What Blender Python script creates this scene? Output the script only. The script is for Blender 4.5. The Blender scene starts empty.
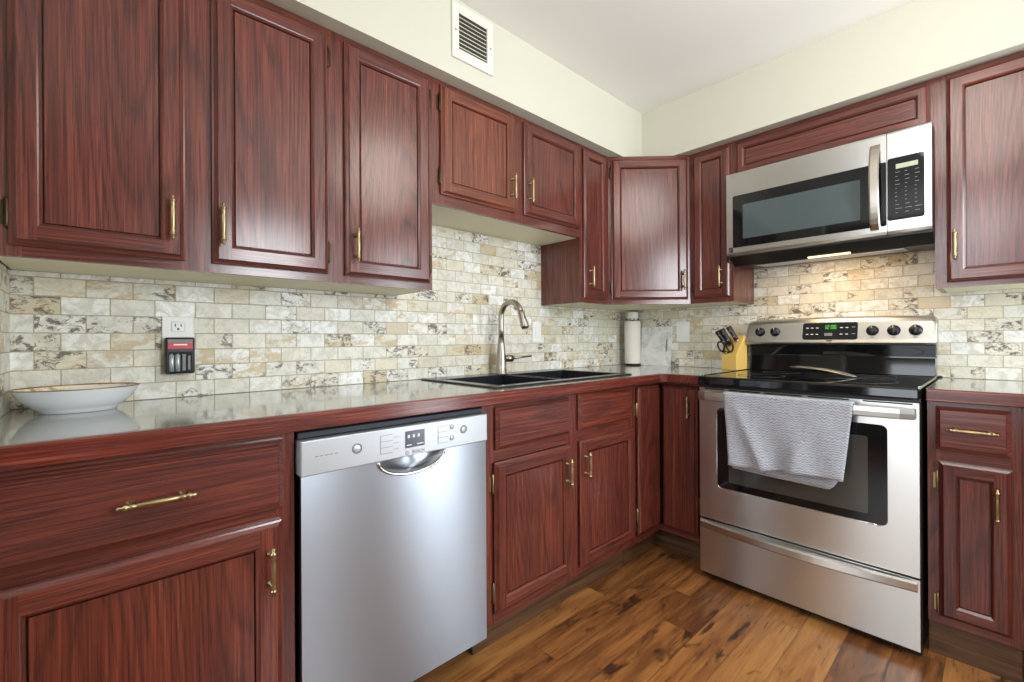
import bpy, bmesh, math, random
from mathutils import Matrix, Vector
random.seed(7)
SC = bpy.context.scene
COL = SC.collection
PI = math.pi

# ------------------------------------------------------------------ camera
F, YAW, HZ, ROLL = 450.33, math.radians(47.293), 338.98, math.radians(-0.323)
CAM = Vector((1.7801, -2.7118, 1.0913))
cd = bpy.data.cameras.new('camera'); cam = bpy.data.objects.new('camera', cd); COL.objects.link(cam)
cd.sensor_fit = 'HORIZONTAL'; cd.sensor_width = 36.0
cd.lens = F * 36.0 / 1024.0
cd.shift_y = (HZ - 341.0) / 1024.0
cd.clip_start = 0.02
fw = Vector((-math.sin(YAW), math.cos(YAW), 0)); rt = Vector((math.cos(YAW), math.sin(YAW), 0)); up = Vector((0, 0, 1))
cx = rt * math.cos(ROLL) + up * math.sin(ROLL)
cy = -rt * math.sin(ROLL) + up * math.cos(ROLL)
cz = -fw
cam.matrix_world = Matrix(((cx.x, cy.x, cz.x, CAM.x), (cx.y, cy.y, cz.y, CAM.y), (cx.z, cy.z, cz.z, CAM.z), (0, 0, 0, 1)))
SC.camera = cam

# ------------------------------------------------------------------ light and exposure
SC.view_settings.view_transform = 'Standard'
SC.view_settings.look = 'None'
SC.view_settings.gamma = 1.0
SC.view_settings.use_curve_mapping = False
SC.view_settings.exposure = 0.0
SC.cycles.use_denoising = True
SC.cycles.max_bounces = 8
SC.cycles.sample_clamp_indirect = 4.0
W = bpy.data.worlds.new('World'); SC.world = W; W.use_nodes = True
W.node_tree.nodes['Background'].inputs[0].default_value = (0.75, 0.86, 1.0, 1)
W.node_tree.nodes['Background'].inputs[1].default_value = 0.8

def area(name, loc, target, sx, sy, power, color, shape='RECTANGLE'):
    l = bpy.data.lights.new(name, 'AREA'); l.shape = shape; l.size = sx; l.size_y = sy
    l.energy = power; l.color = color
    o = bpy.data.objects.new(name, l); COL.objects.link(o); o.location = loc
    d = (Vector(target) - Vector(loc)).normalized()
    o.rotation_euler = d.to_track_quat('-Z', 'Y').to_euler()
    return o
def globe(name, loc, r, power, color):
    l = bpy.data.lights.new(name, 'POINT'); l.shadow_soft_size = r; l.energy = power; l.color = color
    o = bpy.data.objects.new(name, l); COL.objects.link(o); o.location = loc
globe('ceiling_globe_lamp', (1.70, -1.30, 2.18), 0.24, 15, (1.0, 0.94, 0.86))
globe('hall_globe_lamp', (1.7, -3.7, 2.12), 0.20, 20, (0.93, 0.97, 1.0))
area('glass_door_daylight', (3.22, -0.40, 1.05), (0, -0.75, 0.9), 0.50, 1.95, 52, (0.86, 0.94, 1.0))
area('window_daylight_right', (3.22, -1.62, 1.50), (0, -1.75, 1.1), 0.62, 1.15, 56, (0.90, 0.96, 1.0))
area('window_daylight_front', (1.35, -4.72, 1.35), (1.35, 0, 1.0), 1.1, 1.9, 42, (0.90, 0.96, 1.0))

# ------------------------------------------------------------------ materials
def srgb(r, g, b):
    f = lambda c: (c / 12.92 if c <= 0.04045 else ((c + 0.055) / 1.055) ** 2.4)
    return (f(r / 255), f(g / 255), f(b / 255), 1)
class NT:
    def __init__(s, name):
        s.m = bpy.data.materials.new(name); s.m.use_nodes = True
        s.t = s.m.node_tree; s.b = s.t.nodes['Principled BSDF']
    def n(s, typ, **kw):
        nd = s.t.nodes.new(typ)
        for k, v in kw.items(): setattr(nd, k, v)
        return nd
    def put(s, sock, v):
        if hasattr(v, 'is_linked'): s.t.links.new(v, sock)
        elif isinstance(v, bpy.types.Node): s.t.links.new(v.outputs[0], sock)
        else: sock.default_value = v
    def attr(s): return s.n('ShaderNodeAttribute', attribute_name='grain').outputs['Vector']
    def math(s, op, a, b=0.0, c=0.0, clamp=False):
        nd = s.n('ShaderNodeMath', operation=op); nd.use_clamp = clamp
        s.put(nd.inputs[0], a); s.put(nd.inputs[1], b)
        if len(nd.inputs) > 2: s.put(nd.inputs[2], c)
        return nd.outputs[0]
    def vmath(s, op, a, b):
        nd = s.n('ShaderNodeVectorMath', operation=op); s.put(nd.inputs[0], a); s.put(nd.inputs[1], b)
        return nd.outputs[0]
    def noise(s, vec, scale=1.0, detail=2.0, rough=0.5, dist=0.0, col=False):
        nd = s.n('ShaderNodeTexNoise'); s.put(nd.inputs['Vector'], vec)
        nd.inputs['Scale'].default_value = scale; nd.inputs['Detail'].default_value = detail
        nd.inputs['Roughness'].default_value = rough; nd.inputs['Distortion'].default_value = dist
        return nd.outputs['Color' if col else 'Fac']
    def ramp(s, fac, stops, interp='LINEAR'):
        nd = s.n('ShaderNodeValToRGB'); cr = nd.color_ramp; cr.interpolation = interp
        while len(cr.elements) < len(stops): cr.elements.new(0.5)
        for e, (p, c) in zip(cr.elements, stops):
            e.position = p; e.color = c if isinstance(c, tuple) else (c, c, c, 1)
        s.put(nd.inputs[0], fac); return nd.outputs[0]
    def mix(s, fac, a, b, mode='MIX'):
        nd = s.n('ShaderNodeMix', data_type='RGBA', blend_type=mode)
        s.put(nd.inputs[0], fac); s.put(nd.inputs[6], a); s.put(nd.inputs[7], b)
        return nd.outputs[2]
    def sep(s, v):
        nd = s.n('ShaderNodeSeparateXYZ'); s.put(nd.inputs[0], v); return nd.outputs
    def comb(s, x, y, z):
        nd = s.n('ShaderNodeCombineXYZ')
        for i, v in enumerate((x, y, z)): s.put(nd.inputs[i], v)
        return nd.outputs[0]
    def bump(s, h, strength, dist=0.01):
        nd = s.n('ShaderNodeBump'); s.put(nd.inputs['Height'], h)
        nd.inputs['Strength'].default_value = strength; nd.inputs['Distance'].default_value = dist
        s.t.links.new(nd.outputs[0], s.b.inputs['Normal'])
    def set(s, **kw):
        for k, v in kw.items(): s.put(s.b.inputs[k.replace('_', ' ')], v)
        return s.m
def plain(name, col, rough=0.5, metal=0.0, **kw):
    q = NT(name); q.set(Base_Color=col, Roughness=rough, Metallic=metal)
    for k, v in kw.items(): q.put(q.b.inputs[k.replace('_', ' ')], v)
    return q.m

def wood(name, dark, mid, light, pore, rough=0.27, ring=1.0, coat=0.25):
    q = NT(name); P = q.attr()
    n1 = q.noise(q.vmath('MULTIPLY', P, (4.2, 4.2, 0.36)), 1.0, 1.0, 0.4)
    x, y, z = q.sep(P)
    r = q.math('ADD', q.math('MULTIPLY', n1, 34.0 * ring), q.math('MULTIPLY', x, 44.0))
    rg = q.math('FRACT', r)
    fine = q.noise(q.vmath('MULTIPLY', P, (300, 300, 7.0)), 1.0, 3.0, 0.6)
    strk = q.noise(q.vmath('MULTIPLY', P, (170, 170, 2.6)), 1.0, 3.0, 0.65)
    big = q.noise(q.vmath('MULTIPLY', P, (11, 11, 0.6)), 1.0, 2.0, 0.5)
    v = q.math('ADD', q.math('MULTIPLY', strk, 0.85), q.math('MULTIPLY', big, 0.30)); v = q.math('SUBTRACT', v, 0.085)
    ringline = q.ramp(rg, [(0.0, 0.9), (0.16, 0.45), (0.40, 0.0), (0.80, 0.0), (1.0, 0.9)])
    v = q.math('SUBTRACT', v, q.math('MULTIPLY', ringline, 0.085))
    base = q.ramp(v, [(0.28, dark), (0.49, mid), (0.70, light)])
    pr = q.ramp(q.math('ADD', fine, q.math('MULTIPLY', ringline, 0.12)), [(0.52, 0.0), (0.64, 1.0)])
    colr = q.mix(q.math('MULTIPLY', pr, 0.55), base, pore)
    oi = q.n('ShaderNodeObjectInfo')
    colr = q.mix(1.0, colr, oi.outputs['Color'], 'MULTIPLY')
    q.set(Base_Color=colr, Roughness=q.math('ADD', rough, q.math('MULTIPLY', pr, 0.18)))
    q.b.inputs['Specular IOR Level'].default_value = 0.2; q.b.inputs['Coat Weight'].default_value = coat; q.b.inputs['Coat Roughness'].default_value = 0.20; q.b.inputs['Coat IOR'].default_value = 1.55
    q.bump(q.math('SUBTRACT', 1.0, pr), 0.5, 0.0015)
    return q.m

M = {}
M['wood'] = wood('red_stained_oak', srgb(72, 29, 22), srgb(101, 44, 33), srgb(132, 66, 49), srgb(50, 20, 15), rough=0.40, coat=0.9)
M['edge'] = wood('counter_edge_oak', srgb(72, 26, 18), srgb(102, 40, 28), srgb(146, 74, 58), srgb(58, 20, 14), ring=0.3, coat=0.6)
M['wall'] = plain('cream_wall_paint', srgb(206, 204, 188), 0.6)
M['ceil'] = plain('ceiling_paint', srgb(238, 236, 230), 0.7)
M['taupe'] = plain('taupe_wall_paint', srgb(128, 112, 98), 0.6)
M['cream'] = plain('cream_underside', srgb(232, 226, 196), 0.5)
M['white'] = plain('white_plastic', srgb(236, 236, 232), 0.35)
M['porcelain'] = plain('white_porcelain', srgb(232, 236, 240), 0.12)
M['gold'] = plain('gold_rim', srgb(168, 128, 60), 0.3, 0.9)
M['black'] = plain('black_plastic', srgb(14, 14, 15), 0.35)
M['matte_black'] = plain('matte_black', srgb(9, 9, 9), 0.7)
M['glass_black'] = plain('black_glass', srgb(10, 13, 16), 0.05)
M['window_glass'] = plain('dark_oven_glass', srgb(60, 60, 56), 0.10, Specular_IOR_Level=0.8)
M['micro_glass'] = plain('microwave_window_mesh', srgb(74, 86, 88), 0.10)
M['brass'] = plain('antique_brass', srgb(166, 147, 110), 0.33, 1.0)
M['bronze'] = plain('dark_bronze', srgb(74, 62, 46), 0.4, 1.0)
M['nickel'] = plain('brushed_nickel', srgb(172, 166, 156), 0.33, 1.0)
M['chrome'] = plain('chrome', srgb(210, 210, 208), 0.1, 1.0)
M['dark_gap'] = plain('dark_rubber', srgb(24, 34, 44), 0.5)
M['green'] = plain('green_digits', srgb(60, 200, 60), 0.5, Emission_Color=srgb(110, 230, 80), Emission_Strength=0.45)
M['lcd'] = plain('pale_lcd', srgb(180, 186, 160), 0.4)
M['legend'] = plain('printed_legend', srgb(205, 208, 208), 0.5)
M['grey_legend'] = plain('grey_print', srgb(120, 122, 124), 0.5)
M['blue_lcd'] = plain('dark_blue_display', srgb(44, 50, 66), 0.2)
M['charge_red'] = plain('red_label', srgb(196, 52, 66), 0.4)
M['batt'] = plain('battery_silver', srgb(190, 200, 204), 0.3, 0.5)
M['paper'] = plain('paper_towel', srgb(240, 236, 224), 0.9)
M['block'] = plain('pale_block_wood', srgb(220, 184, 100), 0.45)
M['darkwood'] = plain('dark_knife_handle', srgb(44, 26, 22), 0.4)
M['lamp'] = plain('lamp_strip', srgb(255, 240, 200), 0.5, Emission_Color=srgb(255, 236, 190), Emission_Strength=1.2)
M['ring'] = plain('burner_ring_print', srgb(40, 42, 44), 0.3)
M['steel_soft'] = plain('satin_steel', srgb(196, 195, 190), 0.32, 1.0)
M['vent_dark'] = plain('duct_dark', srgb(58, 56, 40), 0.8)

def m_steel(name, col, rough, aniso):
    q = NT(name)
    tn = q.n('ShaderNodeTangent', direction_type='RADIAL', axis='Z')
    q.t.links.new(tn.outputs[0], q.b.inputs['Tangent'])
    q.set(Base_Color=col, Metallic=1.0, Roughness=rough + .02, Anisotropic=aniso, Anisotropic_Rotation=0.25)
    return q.m
M['steel'] = m_steel('brushed_stainless', srgb(202, 201, 197), 0.27, 0.86)
M['steel_dw'] = m_steel('satin_stainless', srgb(166, 174, 184), 0.28, 0.84)
M['steel_panel'] = plain('silver_control_panel', srgb(188, 192, 196), 0.35, 0.55)

def m_tile():
    q = NT('travertine_subway_tile'); P = q.attr(); x, y, z = q.sep(P)
    TW, TH = 0.1016, 0.0500
    v = q.math('DIVIDE', z, TH); row = q.math('FLOOR', v); fv = q.math('FRACT', v)
    half = q.math('MULTIPLY', q.math('MODULO', q.math('ADD', row, 200.0), 2.0), 0.5)
    u = q.math('ADD', q.math('DIVIDE', x, TW), half)
    colm = q.math('FLOOR', u); fu = q.math('FRACT', u)
    wn = q.n('ShaderNodeTexWhiteNoise', noise_dimensions='3D')
    q.put(wn.inputs[0], q.comb(q.math('ADD', colm, 0.37), q.math('ADD', row, 0.71), 3.3))
    r1, r2, r3 = q.sep(wn.outputs['Color'])
    base = q.ramp(r1, [(0.0, srgb(222, 220, 208)), (0.18, srgb(234, 233, 226)), (0.34, srgb(248, 248, 246)), (0.44, srgb(216, 213, 196)),
                       (0.62, srgb(230, 228, 218)), (0.78, srgb(222, 214, 190)), (0.90, srgb(234, 231, 220)), (1.0, srgb(206, 188, 150))])
    off = q.vmath('MULTIPLY', wn.outputs['Color'], (37.0, 51.0, 43.0))
    Pt = q.vmath('ADD', P, off)
    cl = q.noise(Pt, 26.0, 5.0, 0.65, 1.0)
    base = q.mix(q.ramp(cl, [(0.44, 0.0), (0.60, 0.7)]), base, srgb(198, 195, 178))
    fl_ = q.noise(Pt, 150.0, 3.0, 0.7, 1.0)
    base = q.mix(q.ramp(fl_, [(0.58, 0.0), (0.70, 0.45)]), base, srgb(150, 138, 112))
    bd = q.noise(q.vmath('MULTIPLY', Pt, (12, 12, 26)), 1.0, 5.0, 0.7, 0.5)
    tan = q.math('MULTIPLY', q.ramp(bd, [(0.50, 0.0), (0.58, 1.0)]), q.ramp(r2, [(0.62, 0.0), (0.85, 0.7)]))
    base = q.mix(tan, base, srgb(190, 162, 110))
    vein = q.noise(q.vmath('MULTIPLY', Pt, (26, 26, 40)), 1.0, 6.0, 0.8, 0.7)
    area_ = q.noise(q.vmath('MULTIPLY', Pt, (12, 12, 18)), 1.0, 2.0, 0.5)
    vm = q.math('MULTIPLY', q.ramp(vein, [(0.50, 0.0), (0.56, 1.0)]), q.ramp(q.math('ADD', q.math('MULTIPLY', r3, 0.75), q.math('MULTIPLY', area_, 0.8)), [(0.97, 0.0), (1.06, 0.95)]))
    base = q.mix(vm, base, srgb(104, 92, 82))
    # grout
    du = q.math('MULTIPLY', q.math('MINIMUM', fu, q.math('SUBTRACT', 1.0, fu)), TW)
    dv = q.math('MULTIPLY', q.math('MINIMUM', fv, q.math('SUBTRACT', 1.0, fv)), TH)
    d = q.math('MINIMUM', du, dv)
    d = q.math('ADD', d, q.math('MULTIPLY', q.math('SUBTRACT', q.noise(P, 130.0, 2.0), 0.5), 0.0012))
    g = q.ramp(q.math('MULTIPLY', d, 100.0), [(0.07, 1.0), (0.19, 0.0)])
    base = q.mix(g, base, srgb(176, 166, 140))
    h = q.math('ADD', q.math('MULTIPLY', q.math('SUBTRACT', 1.0, g), 1.0), q.math('MULTIPLY', cl, 0.35))
    q.set(Base_Color=base, Roughness=q.math('ADD', 0.42, q.math('MULTIPLY', g, 0.4)))
    q.bump(h, 0.45, 0.003)
    return q.m
M['tile'] = m_tile()

def m_counter():
    q = NT('slate_laminate'); P = q.attr()
    a = q.noise(P, 7.0, 5.0, 0.6, 0.6)
    b = q.noise(P, 46.0, 4.0, 0.65)
    c = q.ramp(a, [(0.32, srgb(112, 118, 116)), (0.52, srgb(138, 142, 138)), (0.72, srgb(152, 148, 134))])
    c = q.mix(q.ramp(b, [(0.5, 0.0), (0.72, 0.6)]), c, srgb(112, 102, 88))
    q.set(Base_Color=c, Roughness=0.13)
    q.b.inputs['Specular IOR Level'].default_value = 1.0; q.b.inputs['Coat Weight'].default_value = 0.6; q.b.inputs['Coat Roughness'].default_value = 0.06
    q.bump(b, 0.03, 0.002)
    return q.m
M['counter'] = m_counter()

def m_floor():
    q = NT('rustic_plank_floor'); P = q.attr(); x, y, z = q.sep(P)   # x across planks, z along
    PW, PL = 0.127, 1.22
    v = q.math('DIVIDE', x, PW); row = q.math('FLOOR', v); fv = q.math('FRACT', v)
    wr = q.n('ShaderNodeTexWhiteNoise', noise_dimensions='1D'); q.put(wr.inputs['W'], q.math('ADD', row, 0.3))
    u = q.math('ADD', q.math('DIVIDE', z, PL), wr.outputs['Value']); cm = q.math('FLOOR', u); fu = q.math('FRACT', u)
    wn = q.n('ShaderNodeTexWhiteNoise', noise_dimensions='3D'); q.put(wn.inputs[0], q.comb(q.math('ADD', row, .2), q.math('ADD', cm, .6), 1.7))
    r1, r2, r3 = q.sep(wn.outputs['Color'])
    Pt = q.vmath('ADD', P, q.vmath('MULTIPLY', wn.outputs['Color'], (31., 17., 23.)))
    g1 = q.noise(q.vmath('MULTIPLY', Pt, (24, 24, 3.0)), 1.0, 4.0, 0.6, 0.7)
    g2 = q.noise(q.vmath('MULTIPLY', Pt, (120, 120, 6.0)), 1.0, 3.0, 0.6)
    t = q.math('ADD', q.math('MULTIPLY', g1, 0.85), q.math('MULTIPLY', r1, 0.30))
    t = q.math('ADD', t, q.math('MULTIPLY', q.math('SUBTRACT', g2, 0.5), 0.35))
    c = q.ramp(t, [(0.26, srgb(80, 46, 26)), (0.46, srgb(118, 73, 39)), (0.64, srgb(150, 98, 52)), (0.88, srgb(178, 126, 70))])
    kn = q.noise(q.vmath('MULTIPLY', Pt, (17, 17, 5.0)), 1.0, 3.0, 0.6, 0.6)
    c = q.mix(q.ramp(kn, [(0.58, 0.0), (0.68, 0.9)]), c, srgb(50, 31, 23))
    du = q.math('MULTIPLY', q.math('MINIMUM', fu, q.math('SUBTRACT', 1.0, fu)), PL)
    dv = q.math('MULTIPLY', q.math('MINIMUM', fv, q.math('SUBTRACT', 1.0, fv)), PW)
    g = q.ramp(q.math('MULTIPLY', q.math('MINIMUM', du, dv), 100.0), [(0.05, 1.0), (0.18, 0.0)])
    c = q.mix(q.math('MULTIPLY', g, 0.65), c, srgb(44, 26, 18))
    q.set(Base_Color=c, Roughness=q.math('ADD', 0.22, q.math('MULTIPLY', g2, 0.16)))
    q.bump(q.math('SUBTRACT', q.math('MULTIPLY', g2, 0.3), g), 0.25, 0.0015)
    return q.m
M['floor'] = m_floor()
def m_kick():
    q = NT('toe_kick_wood'); P = q.attr()
    g1 = q.noise(q.vmath('MULTIPLY', P, (60, 60, 3.0)), 1.0, 4.0, 0.6, 0.5)
    q.set(Base_Color=q.ramp(g1, [(0.3, srgb(48, 31, 20)), (0.7, srgb(106, 74, 48))]), Roughness=0.4)
    return q.m
M['kick'] = m_kick()
def m_towel():
    q = NT('grey_scallop_terry'); P = q.attr(); x, y, z = q.sep(P)
    sh = q.math('ABSOLUTE', q.math('SINE', q.math('MULTIPLY', x, PI / 0.0155)))
    wb_ = q.noise(P, 25.0, 2.0, 0.5)
    t = q.math('FRACT', q.math('ADD', q.math('ADD', q.math('DIVIDE', z, 0.0098), q.math('MULTIPLY', sh, 0.55)), q.math('MULTIPLY', wb_, 2.6)))
    arc = q.ramp(t, [(0.0, 0.0), (0.45, 0.1), (0.66, 1.0), (0.80, 1.0), (1.0, 0.0)])
    n = q.noise(P, 420.0, 2.0, 0.7)
    nb = q.noise(P, 60.0, 3.0, 0.6)
    f = q.math('ADD', q.math('MULTIPLY', arc, 0.62), q.math('MULTIPLY', q.math('SUBTRACT', nb, 0.5), 0.8))
    c = q.ramp(f, [(0.0, srgb(180, 183, 190)), (0.35, srgb(156, 160, 170)), (0.85, srgb(108, 112, 124))])
    q.set(Base_Color=c, Roughness=0.95)
    q.b.inputs['Sheen Weight'].default_value = 0.3
    q.bump(q.math('SUBTRACT', q.math('MULTIPLY', n, 0.5), q.math('MULTIPLY', arc, 0.5)), 0.6, 0.003)
    return q.m
M['towel'] = m_towel()
def m_marble():
    q = NT('white_marble'); P = q.attr()
    n = q.noise(P, 9.0, 5.0, 0.6, 1.2)
    q.set(Base_Color=q.ramp(n, [(0.38, srgb(236, 236, 234)), (0.52, srgb(226, 226, 224)), (0.6, srgb(202, 202, 200)), (0.66, srgb(230, 230, 228))]), Roughness=0.25)
    return q.m
M['marble'] = m_marble()
M['vent_white'] = plain('vent_cream_white', srgb(224, 223, 212), 0.45)
def m_sink():
    q = NT('black_composite'); P = q.attr(); n = q.noise(P, 700.0, 2.0)
    q.set(Base_Color=q.ramp(n, [(0.4, srgb(22, 25, 29)), (0.8, srgb(46, 50, 56))]), Roughness=0.2, Specular_IOR_Level=0.8)
    return q.m
M['sink'] = m_sink()
def m_bowl():
    q = NT('painted_bowl_inside'); P = q.attr(); n = q.noise(P, 30.0, 4.0, 0.6, 1.0)
    q.set(Base_Color=q.ramp(n, [(0.5, srgb(236, 234, 226)), (0.62, srgb(196, 184, 152)), (0.72, srgb(150, 120, 80))]), Roughness=0.12)
    return q.m
M['bowl_in'] = m_bowl()

# ------------------------------------------------------------------ mesh helpers
def gv(ax, off=None):
    o = off if off is not None else (random.uniform(0, 40), random.uniform(0, 40), random.uniform(0, 40))
    if ax == 'z': return lambda p: (p[0] + o[0], p[1] + o[1], p[2] + o[2])
    if ax == 'x': return lambda p: (p[2] + o[0], p[1] + o[1], p[0] + o[2])
    if ax == 'y': return lambda p: (p[0] + o[0], p[2] + o[1], p[1] + o[2])
class MB:
    def __init__(s, T=None):
        s.bm = bmesh.new(); s.gl = s.bm.loops.layers.float_vector.new('grain'); s.mats = []; s.T = T or Matrix()
    def mi(s, m):
        m = M[m] if isinstance(m, str) else m
        if m not in s.mats: s.mats.append(m)
        return s.mats.index(m)
    def faces(s, vs, fs, g, mat, smooth=False):
        bv = [s.bm.verts.new(s.T @ Vector(v)) for v in vs]
        k = s.mi(mat)
        for f in fs:
            try: bf = s.bm.faces.new([bv[i] for i in f])
            except ValueError: continue
            bf.material_index = k; bf.smooth = smooth
            for lp, i in zip(bf.loops, f): lp[s.gl] = g(vs[i])
        return s
    def box(s, x0, x1, y0, y1, z0, z1, mat='wood', ax='z', bev=0.0, seg=1, off=None, smooth=False):
        t = bmesh.new(); bmesh.ops.create_cube(t, size=1.0)
        for v in t.verts:
            v.co = Vector((x0 + (v.co.x + .5) * (x1 - x0), y0 + (v.co.y + .5) * (y1 - y0), z0 + (v.co.z + .5) * (z1 - z0)))
        if bev: bmesh.ops.bevel(t, geom=list(t.edges), offset=bev, segments=seg, affect='EDGES', profile=0.5)
        s.addbm(t, gv(ax, off), mat, smooth); return s
    def addbm(s, t, g, mat, smooth=False, X=None):
        t.verts.ensure_lookup_table()
        if X is not None:
            for v in t.verts: v.co = X @ v.co
        vs = [tuple(v.co) for v in t.verts]; fs = [[v.index for v in f.verts] for f in t.faces]
        t.verts.index_update(); fs = [[v.index for v in f.verts] for f in t.faces]
        s.faces(vs, fs, g, mat, smooth); t.free()
    def prism(s, pts, a0, a1, plane='xy', mat='wood', ax='z', bev=0.0, smooth=False, seg=2):
        # pts: outline in the plane's two axes; extruded along the third from a0 to a1
        t = bmesh.new()
        def mk(p, a):
            return {'xy': (p[0], p[1], a), 'yz': (a, p[0], p[1]), 'xz': (p[0], a, p[1])}[plane]
        lo = [t.verts.new(mk(p, a0)) for p in pts]; hi = [t.verts.new(mk(p, a1)) for p in pts]
        n = len(pts)
        t.faces.new(lo); t.faces.new(list(reversed(hi)))
        for i in range(n): t.faces.new([lo[i], hi[i], hi[(i + 1) % n], lo[(i + 1) % n]])
        bmesh.ops.recalc_face_normals(t, faces=list(t.faces))
        if bev: bmesh.ops.bevel(t, geom=list(t.edges), offset=bev, segments=seg, affect='EDGES', profile=0.5)
        s.addbm(t, gv(ax), mat, smooth); return s
    def lathe(s, prof, c, axis='z', seg=20, mat='brass', cap=True, sx=1.0, sy=1.0, smooth=True):
        vs, fs = [], []
        for (r, h) in prof:
            for k in range(seg):
                a = 2 * PI * k / seg; p, w = r * math.cos(a) * sx, r * math.sin(a) * sy
                q = {'z': (p, w, h), 'x': (h, p, w), 'y': (p, h, w)}[axis]
                vs.append((c[0] + q[0], c[1] + q[1], c[2] + q[2]))
        for i in range(len(prof) - 1):
            for k in range(seg):
                k2 = (k + 1) % seg
                fs.append([i * seg + k, i * seg + k2, (i + 1) * seg + k2, (i + 1) * seg + k])
        if cap:
            fs.append(list(range(seg))[::-1]); fs.append([(len(prof) - 1) * seg + k for k in range(seg)])
        s.faces(vs, fs, gv('z'), mat, smooth); return s
    def tube(s, path, r, seg=12, mat='nickel', cap=True, flat=None, smooth=True):
        path = [Vector(p) for p in path]; vs, fs = [], []
        n = len(path); nrm = None
        for i, p in enumerate(path):
            tn = (path[min(i + 1, n - 1)] - path[max(i - 1, 0)]).normalized()
            if nrm is None:
                a = Vector((0, 0, 1)) if abs(tn.z) < 0.9 else Vector((0, 1, 0))
                nrm = (a - tn * a.dot(tn)).normalized()
            else: nrm = (nrm - tn * nrm.dot(tn)).normalized()
            bn = tn.cross(nrm); rr = r[i] if isinstance(r, (list, tuple)) else r
            for k in range(seg):
                a = 2 * PI * k / seg
                w = flat if flat else 1.0
                vs.append(tuple(p + nrm * (math.cos(a) * rr) + bn * (math.sin(a) * rr * w)))
        for i in range(n - 1):
            for k in range(seg):
                k2 = (k + 1) % seg
                fs.append([i * seg + k, i * seg + k2, (i + 1) * seg + k2, (i + 1) * seg + k])
        if cap: fs.append(list(range(seg))[::-1]); fs.append([(n - 1) * seg + k for k in range(seg)])
        s.faces(vs, fs, gv('z'), mat, smooth); return s
    def build(s, name, parent=None):
        bmesh.ops.recalc_face_normals(s.bm, faces=list(s.bm.faces))
        me = bpy.data.meshes.new(name); s.bm.to_mesh(me); s.bm.free()
        for m in s.mats: me.materials.append(m)
        o = bpy.data.objects.new(name, me); COL.objects.link(o)
        if parent: o.parent = parent
        return o
def tag(o, label=None, cat=None, group=None, kind=None):
    if label: o['label'] = label
    if cat: o['category'] = cat
    if group: o['group'] = group
    if kind: o['kind'] = kind
    return o
def thing(name, label, cat, loc=(0, 0, 0), rz=0.0, group=None):
    o = bpy.data.objects.new(name, None); COL.objects.link(o); o.empty_display_size = 0.1
    o.location = loc; o.rotation_euler = (0, 0, rz)
    return tag(o, label, cat, group)
def struct(o): o['kind'] = 'structure'; return o
def text_mesh(body, size, name, mat, parent, X, align='CENTER', depth=0.0004):
    c = bpy.data.curves.new('txt', 'FONT'); c.body = body; c.size = size; c.align_x = align; c.align_y = 'CENTER'; c.extrude = depth
    o = bpy.data.objects.new('txt', c); COL.objects.link(o)
    bpy.context.view_layer.update()
    me = bpy.data.meshes.new_from_object(o.evaluated_get(bpy.context.evaluated_depsgraph_get()))
    bpy.data.objects.remove(o); bpy.data.curves.remove(c)
    me.transform(X); me.materials.clear(); me.materials.append(M[mat])
    t = bpy.data.objects.new(name, me); COL.objects.link(t); t.parent = parent
    return t
FRONT = Matrix.Rotation(PI / 2, 4, 'X')      # text drawn in XY stands up in XZ facing -Y

# ------------------------------------------------------------------ the room
XR, YF, HC = 3.1, -4.6, 2.395
def wallbox(name, x0, x1, y0, y1, z0, z1, mat='wall', parent=None):
    return MB().box(x0, x1, y0, y1, z0, z1, mat, 'z', off=(0, 0, 0)).build(name, parent)
fl = struct(MB().box(-0.1, XR + .1, YF - .1, 0.1, -0.1, 0.0, 'floor', 'y', off=(0, 0, 0)).build('floor'))
struct(wallbox('ceiling', -0.1, XR + .1, YF - .1, 0.1, HC, HC + .1, 'ceil'))
wl = struct(wallbox('wall_left', -0.1, 0.0, YF - .1, 0.1, 0.0, HC))
wb = struct(wallbox('wall_back', 0.0, XR + .1, 0.0, 0.1, 0.0, HC))
ws = struct(wallbox('wall_side', 0.0, 0.70, -3.0, -2.885, 0.0, HC))
def window_wall(name, boxes): 
    b = MB()
    for q in boxes: b.box(*q, 'taupe', 'z')
    return struct(b.build(name))
window_wall('wall_right', [(XR, XR + .1, YF, -1.95, 0, HC), (XR, XR + .1, -1.95, -1.3, 0, .9), (XR, XR + .1, -1.95, -1.3, 2.1, HC), (XR, XR + .1, -1.3, -.66, 0, HC), (XR, XR + .1, -.66, -.14, 2.1, HC), (XR, XR + .1, -.14, 0, 0, HC)])
window_wall('wall_front', [(0, 0.8, YF - .1, YF, 0, HC), (1.9, XR, YF - .1, YF, 0, HC), (0.8, 1.9, YF - .1, YF, 2.3, HC), (0.8, 1.9, YF - .1, YF, 0, 0.4)])
def wframe(name, along, fixed, a0, a1, z0, z1):
    b = MB()
    def bx(p0, p1, q0, q1):
        if along == 'y': b.box(fixed, fixed + .05, p0, p1, q0, q1, 'white')
        else: b.box(p0, p1, fixed - .05, fixed, q0, q1, 'white')
    t = .05
    bx(a0, a0 + t, z0, z1); bx(a1 - t, a1, z0, z1); bx(a0 + t, a1 - t, z0, z0 + t); bx(a0 + t, a1 - t, z1 - t, z1)
    m = (a0 + a1) / 2; bx(m - .02, m + .02, z0 + t, z1 - t)
    return struct(b.build(name))
wframe('window_1', 'y', XR + .02, -1.95, -1.3, 0.9, 2.1)
wframe('door_1', 'y', XR + .02, -.66, -.14, 0.0, 2.1)
wframe('window_2', 'x', YF - .02, 0.8, 1.9, 0.4, 2.3)

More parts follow.
